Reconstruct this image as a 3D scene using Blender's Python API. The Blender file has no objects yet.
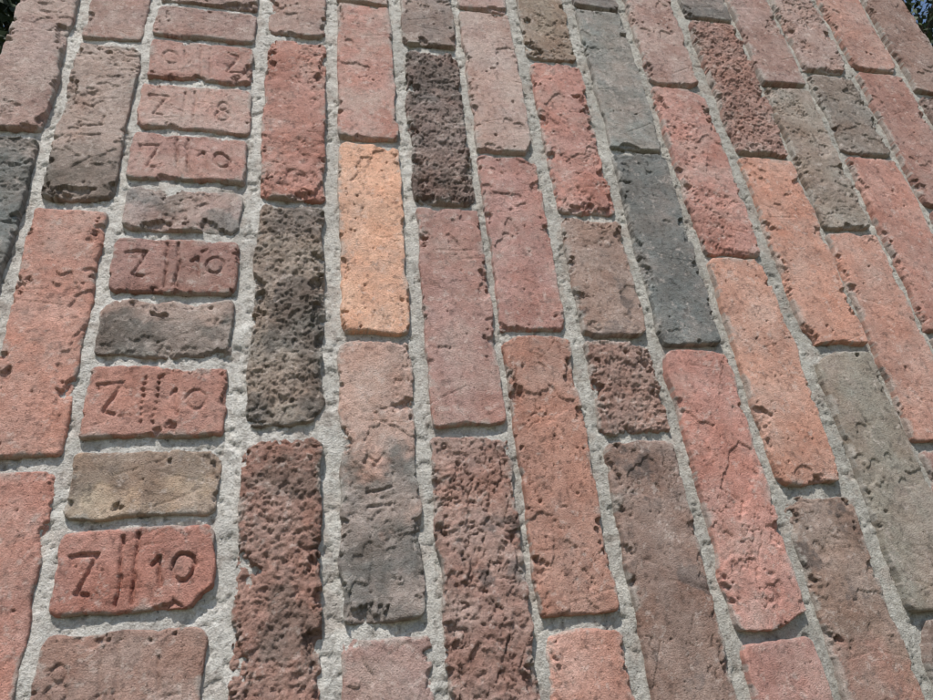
import bpy, math, numpy as np
from mathutils import Matrix, Vector
rng=np.random.default_rng(7)
T=np.random.default_rng(3).random((256,256))
CAMZ=1.5; YC=-0.5
sc=bpy.context.scene
sc.view_settings.view_transform='Standard'; sc.view_settings.look='None'; sc.view_settings.exposure=0

# ------------------------------------------------------------ noise (mm coords)
def vn(x,y):
    xi=np.floor(x).astype(int); yi=np.floor(y).astype(int)
    fx=x-xi; fy=y-yi
    fx=fx*fx*fx*(fx*(fx*6-15)+10); fy=fy*fy*fy*(fy*(fy*6-15)+10)
    x0=xi&255;x1=(xi+1)&255;y0=yi&255;y1=(yi+1)&255
    return (T[x0,y0]*(1-fx)+T[x1,y0]*fx)*(1-fy)+(T[x0,y1]*(1-fx)+T[x1,y1]*fx)*fy
def fbm(x,y,s,o=4,g=.5,seed=0.,ridge=False):
    c,sn=math.cos(.65),math.sin(.65)
    X=x/s+seed*17.31+3.7; Y=y/s+seed*9.17+8.1
    a=1.;r=0;n=0
    for i in range(o):
        q=vn(X,Y)*2-1
        if ridge: q=1-2.6*abs(q)
        r=r+a*q; n+=a; a*=g
        X,Y=(c*X-sn*Y)*2.03+5.2,(sn*X+c*Y)*2.03+1.3
    return r/n*(1. if ridge else 1.6)
def ss(a,b,x):
    t=np.clip((x-a)/(b-a),0,1); return t*t*(3-2*t)
def lin(c,ds=.0):
    c=np.array(c,float)/255
    return np.where(c<.04045,c/12.92,((c+.055)/1.055)**2.4)
def muted(c):
    """clay colours: pull toward their grey a little (dusty, weathered)"""
    l=lin(c); g=l@np.array([.3,.5,.2])
    return ((l*.60+g*.40)*1.24+.018)*np.array([1.02,1.01,.94])
def seg(u,v,a,b):
    ax,ay=a;bx,by=b;dx,dy=bx-ax,by-ay
    t=np.clip(((u-ax)*dx+(v-ay)*dy)/(dx*dx+dy*dy+1e-9),0,1)
    return np.hypot(u-ax-t*dx,v-ay-t*dy)
def ell(cx,cy,rx,ry,n=10):
    p=[(cx+rx*math.cos(2*math.pi*i/n),cy+ry*math.sin(2*math.pi*i/n)) for i in range(n+1)]
    return list(zip(p[:-1],p[1:]))
SEVEN=[((-40,11),(-24,12)),((-24,12),(-34,-12)),((-40,11),(-39,6)),((-34,-12),(-27,-13))]
BARS=[((-9,21),(-9,-21)),((0,22),(0,-20))]
TEN=[((14,8),(16,-12)),((14,8),(10,3))]+ell(29,-1,7,9)
EIGHT=ell(25,6,5,5,8)+ell(25,-6,6,6,8)
DOTS=[((x,y),(x,y+1.)) for x in(-9,0) for y in range(-19,21,5)]
STAMP={'710':SEVEN+BARS+TEN,'78':SEVEN+BARS+EIGHT,'8L':[((24,12),(24,-11)),((24,-11),(36,-10))]+BARS+ell(-32,6,5,5,8)+ell(-32,-5,6,6,8),
 '710d':SEVEN+DOTS+TEN,
 '1L3':[((-26,10),(-26,-10)),((-14,10),(-14,-10)),((-14,-10),(-4,-10)),((6,10),(14,9)),((14,9),(8,1)),((8,1),(15,-5)),((15,-5),(5,-10))]}

# ------------------------------------------------------------ mesh helper
class Acc:
    def __init__(s): s.v=[];s.f=[];s.c=[];s.n=0
    def grid(s,P,C):
        ny,nx=P.shape[:2]
        idx=np.arange(ny*nx).reshape(ny,nx)+s.n
        f=np.stack([idx[:-1,:-1],idx[:-1,1:],idx[1:,1:],idx[1:,:-1]],-1).reshape(-1,4)
        s.v.append(P.reshape(-1,3)); s.c.append(C.reshape(-1,C.shape[-1])); s.f.append(f); s.n+=ny*nx
    def box(s,x0,x1,y0,y1,z0,z1,c):
        v=np.array([(x,y,z) for x in(x0,x1) for y in(y0,y1) for z in(z0,z1)],float)
        f=np.array([(0,1,3,2),(4,6,7,5),(0,4,5,1),(2,3,7,6),(0,2,6,4),(1,5,7,3)])+s.n
        s.v.append(v);s.f.append(f);s.c.append(np.tile(np.array(c,float),(8,1)));s.n+=8
    def make(s,name,mat,smooth=True):
        v=np.concatenate(s.v);f=np.concatenate(s.f);c=np.concatenate(s.c)
        me=bpy.data.meshes.new(name)
        me.vertices.add(len(v));me.vertices.foreach_set('co',v.astype(np.float32).ravel())
        me.loops.add(f.size);me.loops.foreach_set('vertex_index',f.astype(np.int32).ravel())
        me.polygons.add(len(f));me.polygons.foreach_set('loop_start',np.arange(0,f.size,f.shape[1],dtype=np.int32))
        me.polygons.foreach_set('use_smooth',np.full(len(f),smooth))
        me.update(calc_edges=True)
        at=me.color_attributes.new('Col','FLOAT_COLOR','POINT')
        at.data.foreach_set('color',np.concatenate([c[:,:3],np.ones((len(c),1))],1).astype(np.float32).ravel())
        me.materials.append(mat)
        ob=bpy.data.objects.new(name,me);sc.collection.objects.link(ob);return ob

# ------------------------------------------------------------ materials
def newmat(n):
    m=bpy.data.materials.new(n);m.use_nodes=True;nt=m.node_tree
    b=nt.nodes['Principled BSDF'];b.inputs['Roughness'].default_value=.92
    b.inputs['Specular IOR Level'].default_value=.2
    return m,nt,b
def noise(nt,co,scale,detail=4,rough=.6):
    n=nt.nodes.new('ShaderNodeTexNoise');n.inputs['Scale'].default_value=scale
    n.inputs['Detail'].default_value=detail;n.inputs['Roughness'].default_value=rough
    nt.links.new(co,n.inputs['Vector']);return n.outputs['Fac']
def ramp(nt,src,stops):
    r=nt.nodes.new('ShaderNodeValToRGB');e=r.color_ramp.elements
    for i,(p,c) in enumerate(stops):
        el=e[i] if i<2 else e.new(p)
        el.position=p;el.color=(c,c,c,1) if not hasattr(c,'__len__') else (*c,1)
    nt.links.new(src,r.inputs[0]);return r.outputs[0]
def mul(nt,a,b,fac=1,bt='MULTIPLY'):
    m=nt.nodes.new('ShaderNodeMix');m.data_type='RGBA';m.blend_type=bt
    m.inputs[0].default_value=fac
    nt.links.new(a,m.inputs[6]);nt.links.new(b,m.inputs[7]);return m.outputs[2]
def surface(name,fine,bumpd,lo,hi):
    m,nt,b=newmat(name)
    at=nt.nodes.new('ShaderNodeAttribute');at.attribute_name='Col'
    tc=nt.nodes.new('ShaderNodeTexCoord');co=tc.outputs['Object']
    n1=noise(nt,co,fine,5,.7);n2=noise(nt,co,fine*.28,3,.6)
    c=mul(nt,at.outputs['Color'],ramp(nt,n1,[(.28,lo),(.72,hi)]))
    c=mul(nt,c,ramp(nt,n2,[(.3,(.88,.86,.85)),(.7,(1.12,1.13,1.14))]))
    # dark grit grains
    n3=noise(nt,co,fine*.55,2,.5)
    c=mul(nt,c,ramp(nt,n3,[(.27,.4),(.34,1.)]))
    nt.links.new(c,b.inputs['Base Color'])
    bp=nt.nodes.new('ShaderNodeBump');bp.inputs['Strength'].default_value=1;bp.inputs['Distance'].default_value=bumpd
    nt.links.new(n1,bp.inputs['Height']);nt.links.new(bp.outputs[0],b.inputs['Normal'])
    return m
brickmat=surface('fired_clay',900,.0022,.74,1.30)
mortmat=surface('lime_mortar',650,.0026,.70,1.27)

# ------------------------------------------------------------ brick heightfield
MORT=lin((182,177,168))
def brick(acc,x0,x1,z0,z1,col,kind='s',col2=None,split=None,stamp=None,rot=0,dust=.3,res=.9,proud=None,char=0,sd=None,cut=None,crack=False):
    """x,z in mm (wall plane). kind: s smooth, p pitted, r porous, c cracked, b rough"""
    sd=rng.random()*40 if sd is None else sd
    r0=np.random.default_rng(int(sd*1000)+5)
    hw,hh=(x1-x0)/2,(z1-z0)/2; cx,cz=(x0+x1)/2,(z0+z1)/2
    nx=max(6,int(2*hw/res));nz=max(6,int(2*hh/res))
    def axis(n,h):
        a=np.linspace(-h,h,n); a=np.concatenate([[-h],[-h],[-h+.35],a[1:-1],[h-.35],[h],[h]]);return a
    U,V=np.meshgrid(axis(nx,hw),axis(nz,hh))
    ring=np.zeros_like(U);ring[0,:]=ring[-1,:]=ring[:,0]=ring[:,-1]=1
    rc=r0.uniform(3,10)
    qx=np.clip(U,-(hw-rc),hw-rc);qz=np.clip(V,-(hh-rc),hh-rc)
    dx,dz=U-qx,V-qz;L=np.hypot(dx,dz);M=np.maximum(abs(dx),abs(dz))
    k=np.where(L>1e-6,M/np.maximum(L,1e-6),1)
    u=qx+dx*k;v=qz+dz*k
    d=rc-M; d=np.where((abs(dx)<1e-9)&(abs(dz)<1e-9),np.minimum(hw-abs(U),hh-abs(V)),d)
    d=np.maximum(d,0)
    rough={'s':.45,'p':.5,'r':1.15,'c':1.,'b':.65}[kind]
    wob=(1.4+1.2*rough)
    wx=fbm(u,v,30,5,.55,sd)*wob; wz=fbm(u,v,30,5,.55,sd+7.7)*wob
    near=np.exp(-d/14)
    rr=np.clip(2.2+1.8*fbm(u,v,22,4,.6,sd+3),.8,5.5)
    dd=np.clip(d,0,rr)
    h0=-(rr-np.sqrt(np.maximum(rr*rr-(rr-dd)**2,0)))
    # body relief
    h=fbm(u,v,70,2,.5,sd+1)*1.3*rough
    h+=fbm(u,v,16,5,.6,sd+2)*.45*rough
    h+=fbm(u,v,3.2,3,.7,sd+4)*.26*(.35+rough)
    if kind=='r':
        a=fbm(u,v,9,4,.65,sd+5); b=fbm(u,v,4.2,3,.7,sd+6)
        cav=ss(.1,.42,a)*1.4+ss(.22,.55,b)*1.1
        h-=cav;h+=fbm(u,v,6.5,4,.62,sd+40,True)*.9
        h-=ss(-.02,.06,fbm(u,v,36,5,.6,sd+9))*1.0
    if kind=='b':
        reg=ss(.15,.35,fbm(u,v,50,3,.55,sd+8))
        h-=reg*(.8+fbm(u,v,8,4,.65,sd+40,True)*-.6)+reg*ss(.2,.5,fbm(u,v,6,3,.65,sd+5))*1.1
        h-=ss(.30,.34,fbm(u,v,42,5,.55,sd+9))*1.2
    if kind=='c' or crack:
        w=fbm(u,v,20,3,.5,sd+5)*9
        cr=abs(fbm(u+w,v*.45+w,26 if kind=='c' else 60,4,.6,sd+12))
        h-=(1-ss(.0,.06 if kind=='c' else .018,cr))*(2.4 if kind=='c' else 1.4)
    if kind=='c':
        h-=ss(-.03,.04,fbm(u,v*.6,40,5,.6,sd+9))*1.5
        h+=fbm(u,v,9,4,.62,sd+40,True)*.7
        h-=ss(.28,.55,fbm(u,v,6,3,.65,sd+15))*1.5
    if kind in 'sp' and not stamp:
        h-=ss(.48,.52,fbm(u,v,50,5,.55,sd+9))*1.4
    h-=np.median(h)
    h+=h0
    cn=fbm(u,v,24,5,.6,sd+11)
    thr=.10 if kind in 'rcb' else .20
    chip=ss(thr,thr+.14,cn-d/(12+9*rough))*(2.4+1.8*rough)
    h-=chip*(1+.35*fbm(u,v,5,3,.6,sd+13))
    if cut is None and r0.random()<.35 and not stamp:
        a=r0.choice([-1,1]);b=r0.choice([-1,1]);q=r0.uniform(.4,2.2)
        cut=(a,b*q,(hw+hh*q)/math.hypot(1,q)-r0.uniform(7,13))
    if cut:   # knocked-off corner: (nx,nz,offset)
        cd=(u*cut[0]+v*cut[1])/math.hypot(*cut[:2])-cut[2]+fbm(u,v,14,4,.6,sd+50)*1.8
        h-=ss(0,2.0,cd)*8
    nh={'s':14,'p':75,'r':15,'c':15,'b':16}[kind]*(hw*hh)/(30*108)
    for i in range(int(nh)):
        px,pz=r0.uniform(-hw+3,hw-3),r0.uniform(-hh+3,hh-3)
        ra=r0.choice([.6,.9,1.3,2.0],p=[.5,.3,.15,.05])
        an=r0.uniform(0,3.14);e=r0.uniform(.35,1)
        m=(abs(u-px)<4.5)&(abs(v-pz)<4.5)
        if not m.any():continue
        uu=(u[m]-px)*math.cos(an)+(v[m]-pz)*math.sin(an);vv=-(u[m]-px)*math.sin(an)+(v[m]-pz)*math.cos(an)
        g=np.exp(-((uu/ra)**2+(vv/(ra*e))**2)**1.5*(1+.5*vn(uu*2+30+i,vv*2+30)))
        h[m]-=g*(1.1+ra*.8)
    for i in range({'s':4,'p':3,'r':0,'c':1,'b':2}[kind]):
        ang=r0.uniform(-.5,.5);a=(r0.uniform(-hw,hw*.3),r0.uniform(-hh,hh))
        l=r0.uniform(10,40);dd2=seg(u,v,a,(a[0]+l*math.cos(ang),a[1]+l*math.sin(ang)))+fbm(u,v,6,2,.5,sd)*.4
        h-=(1-ss(.2,.9,dd2))*.6
    if stamp:
        g=np.zeros_like(h);name,turn,depth=stamp
        if turn==0:su,sv=u,v
        elif turn==2:su,sv=-u,-v
        elif turn==1:su,sv=v,-u
        jx,jz=r0.uniform(-3,3),r0.uniform(-2,2)
        sl=r0.uniform(-.12,.12);su=su+sv*sl
        su=su+fbm(u,v,14,4,.55,sd+2)*1.2;sv=sv+fbm(u,v,14,4,.55,sd+5)*1.2
        for a,b in STAMP[name]:
            g=np.maximum(g,1-ss(.6,1.7,seg(su-jx,sv-jz,a,b)))
        g*=(.5+.5*ss(-.6,.15,fbm(u,v,20,4,.6,sd+20)))
        h-=g*depth
    skirt=ring>0
    prd=r0.uniform(-1.0,1.2) if proud is None else proud
    tx,tz=r0.uniform(-1,1)*.014,r0.uniform(-1,1)*.007
    h=h+prd+tx*u+tz*v
    X=cx+u+wx*(.35+.65*near);Z=cz+v+wz*(.35+.65*near)
    if rot:
        ca,sa=math.cos(rot),math.sin(rot);X,Z=cx+(X-cx)*ca-(Z-cz)*sa,cz+(X-cx)*sa+(Z-cz)*ca
    Y=np.where(skirt,45.,-h)
    # ---------- colour
    c1=muted(col)
    C=np.ones(u.shape+(3,))*c1
    if col2 is not None:
        c2=muted(col2)
        if split is None: f=ss(-.2,.3,fbm(u,v,38,5,.6,sd+30))
        else: f=ss(-.10,.10,(split-(v/hh))*.5+fbm(u,v,30,5,.6,sd+30)*.22)
        C=C*(1-f[...,None])+c2*f[...,None]
    a=fbm(u,v,45,5,.65,sd+31)[...,None]; C=C*(1+a*np.array([.19,.24,.26]))
    a=fbm(u,v,30,4,.6,sd+41)[...,None]; C=C*(1+a*np.array([.0,.08,.12]))
    a=fbm(u,v,8,5,.7,sd+32)[...,None]; C=C*(1+.17*a)
    a=ss(.4,.8,fbm(u,v,4,3,.6,sd+33))[...,None]; C=C*(1-.4*a)
    if char:
        f=(ss(.0,.35,fbm(u,v,34,5,.65,sd+36)+char-.5))[...,None]*.7;C=C*(1-f)+lin((78,73,71))*f
    # dust film, wide soft transitions
    f=ss(-.5,1.2,fbm(u,v,32,5,.7,sd+34)+(dust-.35)*.9)[...,None]*(.25+dust*.75)
    C=C*(1-f)+lin((190,171,160))*f
    f=(ss(.40,.7,fbm(u,v,7,5,.75,sd+38)+(dust-.4)*.2)*.35)[...,None];C=C*(1-f)+lin((212,198,188))*f
    f=(ss(.15,.4,fbm(u,v,17,5,.7,sd+35)+.5*np.exp(-d/2.)-.2)*np.exp(-(d/5.)**1.5))[...,None]*.65
    C=C*(1-f)+MORT*.9*f
    C=np.clip(C,.015,.8)
    acc.grid(np.stack([X/1000,Y/1000,Z/1000+CAMZ],-1),C)

# col: (x0,x1,[ (ztop,zbot,kind,color,opts) ... ])
W={
'A':(-291,-240,[(783,498,'b',(158,120,112),dict(dust=.6)),(489,278,'b',(108,108,106),dict(dust=.3)),(270,60,'s',(165,110,98),{}),(53,-160,'s',(160,105,95),{})]),
'B':(-228,-172.5,[(836,626,'s',(158,116,106),dict(dust=.6)),(616,423,'b',(156,128,118),dict(col2=(104,90,80),split=-.55,stamp=('1L3',1,1.6),dust=.5)),
   (409,194,'s',(182,112,90),dict(dust=.3,col2=(190,120,98),split=.1)),(184,-32,'s',(184,114,96),dict(dust=.25))]),
'C':(-164,-66.5,[(742,691,'b',(152,117,108),dict(proud=1)),(682,638,'s',(152,108,98),dict(dust=.4,proud=1)),(629,577,'s',(168,106,92),dict(stamp=('710',2,1.7),proud=1)),
   (566,510,'s',(176,124,112),dict(stamp=('78',0,1.7),dust=.55,proud=1)),(502,449,'s',(168,110,97),dict(stamp=('710',0,2.6),dust=.35,proud=1)),
   (438,392,'b',(156,124,118),dict(col2=(122,108,104),dust=.5,proud=1,cut=(.5,.6,50))),(384,330,'s',(152,97,85),dict(stamp=('710',0,3.2),dust=.25,proud=1.5)),
   (322,272,'b',(156,124,112),dict(col2=(102,92,86),split=.35,dust=.35,proud=1,cut=(-1,.9,46))),(263,206,'s',(174,106,86),dict(stamp=('710d',0,2.6),dust=.15,proud=1.5)),
   (196,148,'s',(172,138,108),dict(col2=(142,116,96),dust=.2,proud=1,cut=(1,1.1,45))),(141,87,'s',(173,101,82),dict(stamp=('710',0,4.2),dust=.08,rot=.012,proud=2,cut=(1,-.8,45))),
   (76,20,'s',(158,114,99),dict(stamp=('8L',0,1.6),dust=.3,proud=1)),(11,-45,'s',(150,100,90),{})]),
'D':(-53.5,4.5,[(870,660,'s',(154,112,100),dict(dust=.4)),(649,434,'b',(172,105,88),dict(dust=.25)),(425,214,'r',(140,117,102),dict(col2=(104,89,80),dust=.18,proud=1)),
   (204,-8,'r',(152,100,83),dict(col2=(124,90,77),dust=.14,proud=1)),]),
'E':(17,75,[(937,725,'s',(162,122,112),dict(dust=.5)),(718,517,'s',(174,112,98),dict(dust=.55)),(508,296,'p',(212,146,106),dict(dust=.2)),
   (288,70,'b',(180,136,121),dict(col2=(106,99,95),split=-.05,stamp=('1L3',1,1.8),dust=.42)),(61,-152,'s',(160,115,106),dict(dust=.4))]),
'F':(87,147,[(877,664,'s',(134,110,102),dict(dust=.35)),(655,440,'r',(124,96,89),dict(dust=.18,col2=(102,82,76))),(432,213,'s',(164,111,101),dict(dust=.35)),
   (202,-16,'c',(150,103,89),dict(dust=.28,char=.08))]),
'G':(155,215,[(947,737,'s',(162,122,114),{}),(729,511,'s',(166,128,118),dict(dust=.5)),(505,302,'s',(170,110,100),dict(dust=.38)),
   (294,66,'p',(168,107,84),dict(dust=.12,crack=True)),(56,-157,'s',(188,122,101),dict(dust=.25))]),
'H':(228,289,[(872,662,'b',(134,107,86),dict(dust=.2)),(654,438,'b',(174,106,91),dict(dust=.25)),(430,297,'b',(146,112,98),dict(dust=.25,char=.08)),
   (289,204,'r',(150,106,92),dict(dust=.13)),(196,-8,'s',(142,110,98),dict(col2=(134,97,82),split=.1,dust=.22,char=.12,crack=True))]),
'I':(302,363,[(975,765,'s',(105,98,96),{}),(757,530,'s',(120,118,114),dict(dust=.25)),(523,289,'s',(100,100,99),dict(dust=.14)),
   (281,47,'s',(184,113,97),dict(dust=.32,crack=True)),(38,-175,'s',(178,116,104),{})]),
'J':(374,437,[(852,638,'s',(158,116,106),dict(dust=.45)),(630,393,'b',(174,109,95),dict(dust=.3)),(387,155,'p',(188,123,96),dict(dust=.2)),
   (145,-70,'b',(138,107,91),dict(col2=(160,109,92),split=-.2,dust=.18,char=.1))]),
'K':(453,519,[(982,770,'s',(98,92,90),{}),(762,536,'r',(152,104,91),dict(dust=.2)),(528,292,'s',(186,119,92),dict(dust=.2)),(284,50,'s',(132,118,103),dict(dust=.22)),
   (42,-170,'s',(120,95,85),{})]),
'L':(526,586,[(872,658,'s',(150,108,98),dict(dust=.3)),(650,435,'b',(138,118,104),dict(dust=.3)),(427,192,'s',(180,117,95),dict(dust=.25)),(184,-30,'b',(150,98,84),{})]),
'M':(597,663,[(905,690,'b',(154,116,106),dict(dust=.3)),(682,550,'b',(122,106,96),dict(dust=.2)),(542,308,'s',(172,107,89),dict(dust=.2)),(300,86,'s',(150,98,84),{})]),
'N':(674,742,[(922,704,'s',(166,112,96),dict(dust=.25)),(696,475,'s',(154,100,86),dict(dust=.18)),(467,252,'b',(130,85,75),{})]),
'O':(753,825,[(885,670,'s',(134,97,84),dict(dust=.2)),(662,446,'b',(120,92,84),{}),]),
}
fb=Acc()
PAL=[(160,110,98),(150,100,88),(172,112,94),(120,98,90),(105,90,85),(165,118,106)]
TOP=1400-50; BOT=-1500+10
for k,(x0,x1,L) in W.items():
    for (zt,zb,kind,col,o) in L:
        brick(fb,x0+rng.uniform(-1,1),x1+rng.uniform(-1,1),zb,zt,col,kind,**o)
    step=58 if k=='C' else 213
    z=L[0][0]+8
    while z<TOP-20:
        t=min(z+step,TOP);brick(fb,x0,x1,z,t,PAL[rng.integers(6)],'sbs'[rng.integers(3)],res=4);z=t+8
    z=L[-1][1]-8
    while z>BOT+20:
        b=max(z-step,BOT);brick(fb,x0,x1,b,z,PAL[rng.integers(6)],'sbs'[rng.integers(3)],res=4);z=b-8
bricks=fb.make('face_bricks',brickmat)

bb=Acc()
for k,(x0,x1,L) in W.items():
    z=BOT+rng.uniform(-100,0)
    while z<TOP:
        b=max(z,BOT);t=min(z+213,TOP)
        if t-b>20: bb.box(x0/1000,x1/1000,.178,.232,b/1000+CAMZ,t/1000+CAMZ,muted(PAL[rng.integers(6)]))
        z+=221
for xs in((-.296,-.25),(.785,.831)):
    for (ya,yb) in((.052,.108),(.116,.170)):
        z=BOT+rng.uniform(-100,0)
        while z<TOP:
            b=max(z,BOT);t=min(z+213,TOP)
            if t-b>20: bb.box(xs[0],xs[1],ya,yb,b/1000+CAMZ,t/1000+CAMZ,muted(PAL[rng.integers(6)]))
            z+=221
back=bb.make('rear_bricks',brickmat,False)
bv=back.modifiers.new('b','BEVEL');bv.width=.004;bv.segments=2

# ------------------------------------------------------------ mortar
ma=Acc()
def mortar_sheet(zs,xs):
    X,Z=np.meshgrid(xs,zs)
    white=np.exp(-(np.abs(X+115)/90)**4)
    base=-6.2+2.6*white+.8*np.exp(-((X-10)/12)**2)+1.0*np.exp(-((X-81)/14)**2)
    h=base+fbm(X,Z,60,3,.5,1)*1.1+fbm(X,Z,20,5,.55,2)*.8+fbm(X,Z,3.5,3,.65,3)*.4
    h-=ss(.46,.6,fbm(X,Z,10,4,.6,5))*1.5
    h=np.minimum(h,-1.6)
    edge=np.minimum(X-xs[0],xs[-1]-X); h=np.where(edge<.5,-60,h)
    g=ss(-200,450,X)[...,None]
    C=lin((206,202,194))*(1-g)+lin((176,173,164))*g
    C=C*(1+.12*fbm(X,Z,50,3,.5,8)[...,None])*(1+.12*fbm(X,Z,8,3,.6,9)[...,None])
    f=ss(.3,.7,fbm(X,Z,20,4,.6,12))[...,None]*.35;C=C*(1-f)+lin((160,142,130))*f
    f=ss(.5,.8,fbm(X,Z,3.5,2,.5,14))[...,None]*.4;C=C*(1-f)+lin((110,100,92))*f
    ma.grid(np.stack([X/1000,-h/1000,Z/1000+CAMZ],-1),np.clip(C,.02,.8))
mortar_sheet(np.arange(-60,905,1.3),np.arange(-292,827.1,1.3))
mortar_sheet(np.arange(-1500,-59,8.),np.arange(-292,827.1,6.))
mortar_sheet(np.arange(903,1351,8.),np.arange(-292,827.1,6.))
ma.box(-.288,.823,.012,.225,.0,CAMZ+1.348,lin((170,165,155)))
mortar=ma.make('mortar',mortmat)
cp=Acc()
x=-.32
while x<.85:
    cp.box(x,min(x+.2,.86),-.03,.262,CAMZ+1.352,CAMZ+1.41,muted(PAL[rng.integers(6)]));x+=.208
cap=cp.make('cap_bricks',brickmat,False)
bv=cap.modifiers.new('b','BEVEL');bv.width=.005;bv.segments=2
wall=bpy.data.objects.new('brick_wall',None);sc.collection.objects.link(wall)
for o in(bricks,back,mortar,cap):o.parent=wall

# ------------------------------------------------------------ ground
m,nt,b=newmat('soil_and_grass')
tc=nt.nodes.new('ShaderNodeTexCoord');n=noise(nt,tc.outputs['Object'],3,8,.7)
nt.links.new(ramp(nt,n,[(.35,(.06,.09,.03)),(.6,(.17,.13,.09))]),b.inputs['Base Color'])
me=bpy.data.meshes.new('ground');S=400
me.from_pydata([(-S,-S,0),(S,-S,0),(S,S,0),(-S,S,0)],[],[(0,1,2,3)]);me.materials.append(m)
sc.collection.objects.link(bpy.data.objects.new('ground',me))

# ------------------------------------------------------------ trees behind the wall
m,nt,b=newmat('bark');tc=nt.nodes.new('ShaderNodeTexCoord')
nt.links.new(ramp(nt,noise(nt,tc.outputs['Object'],14,6,.7),[(.3,(.04,.03,.022)),(.7,(.13,.10,.075))]),b.inputs['Base Color']);bark=m
m,nt,b=newmat('leaves');at=nt.nodes.new('ShaderNodeAttribute');at.attribute_name='Col'
nt.links.new(at.outputs['Color'],b.inputs['Base Color']);b.inputs['Roughness'].default_value=.6;leafm=m
def tube(acc,p,q,ra,rb,n=8):
    p,q=np.array(p,float),np.array(q,float);dirv=(q-p)/np.linalg.norm(q-p)
    a=np.cross(dirv,[.3,.8,.1]);a/=np.linalg.norm(a);c=np.cross(dirv,a)
    th=np.linspace(0,2*np.pi,n+1)
    P=np.array([[o+r*(a*math.cos(t)+c*math.sin(t)) for t in th] for o,r in((p,ra),((p+q)/2,(ra+rb)/2),(q,rb))])
    acc.grid(P,np.full(P.shape[:2]+(3,),.1))
def tree(base,top,rad,seed):
    r=np.random.default_rng(seed);w=Acc();base=np.array(base,float);top=np.array(top,float)
    mid=base*.5+top*.5+[.1,.05,-.3]
    tube(w,base,mid,.17,.11,12);tube(w,mid,top,.11,.04,10)
    tips=[]
    for i in range(34):
        s=mid+(top-mid)*r.uniform(-.1,1);dv=r.normal(size=3);dv/=np.linalg.norm(dv);dv[2]=dv[2]*.7+.15
        e=s+dv*rad*r.uniform(.5,1);tube(w,s,e,.035,.01,6);tips+= [e,(s+e)/2]
        for j in range(4):
            e2=e+r.normal(size=3)*rad*.25;tube(w,(s+e)/2,e2,.014,.004,5);tips.append(e2)
    lv=Acc();tips=np.array(tips);N=42000
    c=tips[r.integers(len(tips),size=N)]+r.normal(size=(N,3))*rad*.12
    a=r.normal(size=(N,3));a/=np.linalg.norm(a,axis=1)[:,None];bb_=np.cross(a,r.normal(size=(N,3)));bb_/=np.linalg.norm(bb_,axis=1)[:,None]
    sz=r.uniform(.022,.042,(N,1))
    v=np.stack([c-a*sz,c-bb_*sz*.45,c+a*sz,c+bb_*sz*.45],1).reshape(-1,3)
    g=np.repeat(r.uniform(.5,1.2,(N,1)),4,0);col=np.array([.042,.062,.026])*g
    lv.v=[v];lv.f=[np.arange(4*N).reshape(-1,4)];lv.c=[col];lv.n=4*N
    t=bpy.data.objects.new('tree',None);sc.collection.objects.link(t)
    x=w.make('trunk_and_limbs',bark);x.parent=t;y=lv.make('leaves',leafm,False);y.parent=t
tree((-2.3,2.6,0),(-1.7,2.2,5.6),1.5,1)
tree((5.0,2.9,0),(4.7,2.4,6.6),1.8,2)

# ------------------------------------------------------------ light
el,az=math.radians(57),math.radians(200)
sv=Vector((math.sin(az)*math.cos(el),math.cos(az)*math.cos(el),math.sin(el)))
sun=bpy.data.lights.new('sun','SUN');sun.energy=5;sun.angle=math.radians(.5);sun.color=(1,.965,.92)
so=bpy.data.objects.new('sun',sun);so.rotation_euler=sv.to_track_quat('Z','Y').to_euler();so.location=(2,-3,6);sc.collection.objects.link(so)
w=bpy.data.worlds.new('World');sc.world=w;w.use_nodes=True;nt=w.node_tree
sk=nt.nodes.new('ShaderNodeTexSky');sk.sky_type='NISHITA';sk.sun_disc=False;sk.sun_elevation=el;sk.sun_rotation=az
nt.links.new(sk.outputs[0],nt.nodes['Background'].inputs[0]);nt.nodes['Background'].inputs[1].default_value=.15

# ------------------------------------------------------------ camera (hand-held phone, tilted up)
right=np.array([3300,-32,-700.]);up=np.array([-136,1280,-700.])
up/=np.linalg.norm(up);right-=up*right.dot(up);right/=np.linalg.norm(right);yy=np.cross(up,right)
R=Matrix([list(right),list(yy),list(up)])
cam=bpy.data.cameras.new('camera');co=bpy.data.objects.new('camera',cam);sc.collection.objects.link(co)
cam.sensor_width=36;cam.lens=700/933*36;cam.clip_start=.01;cam.clip_end=2000
M=R.to_4x4();M.translation=(0,YC,CAMZ);co.matrix_world=M
sc.camera=co
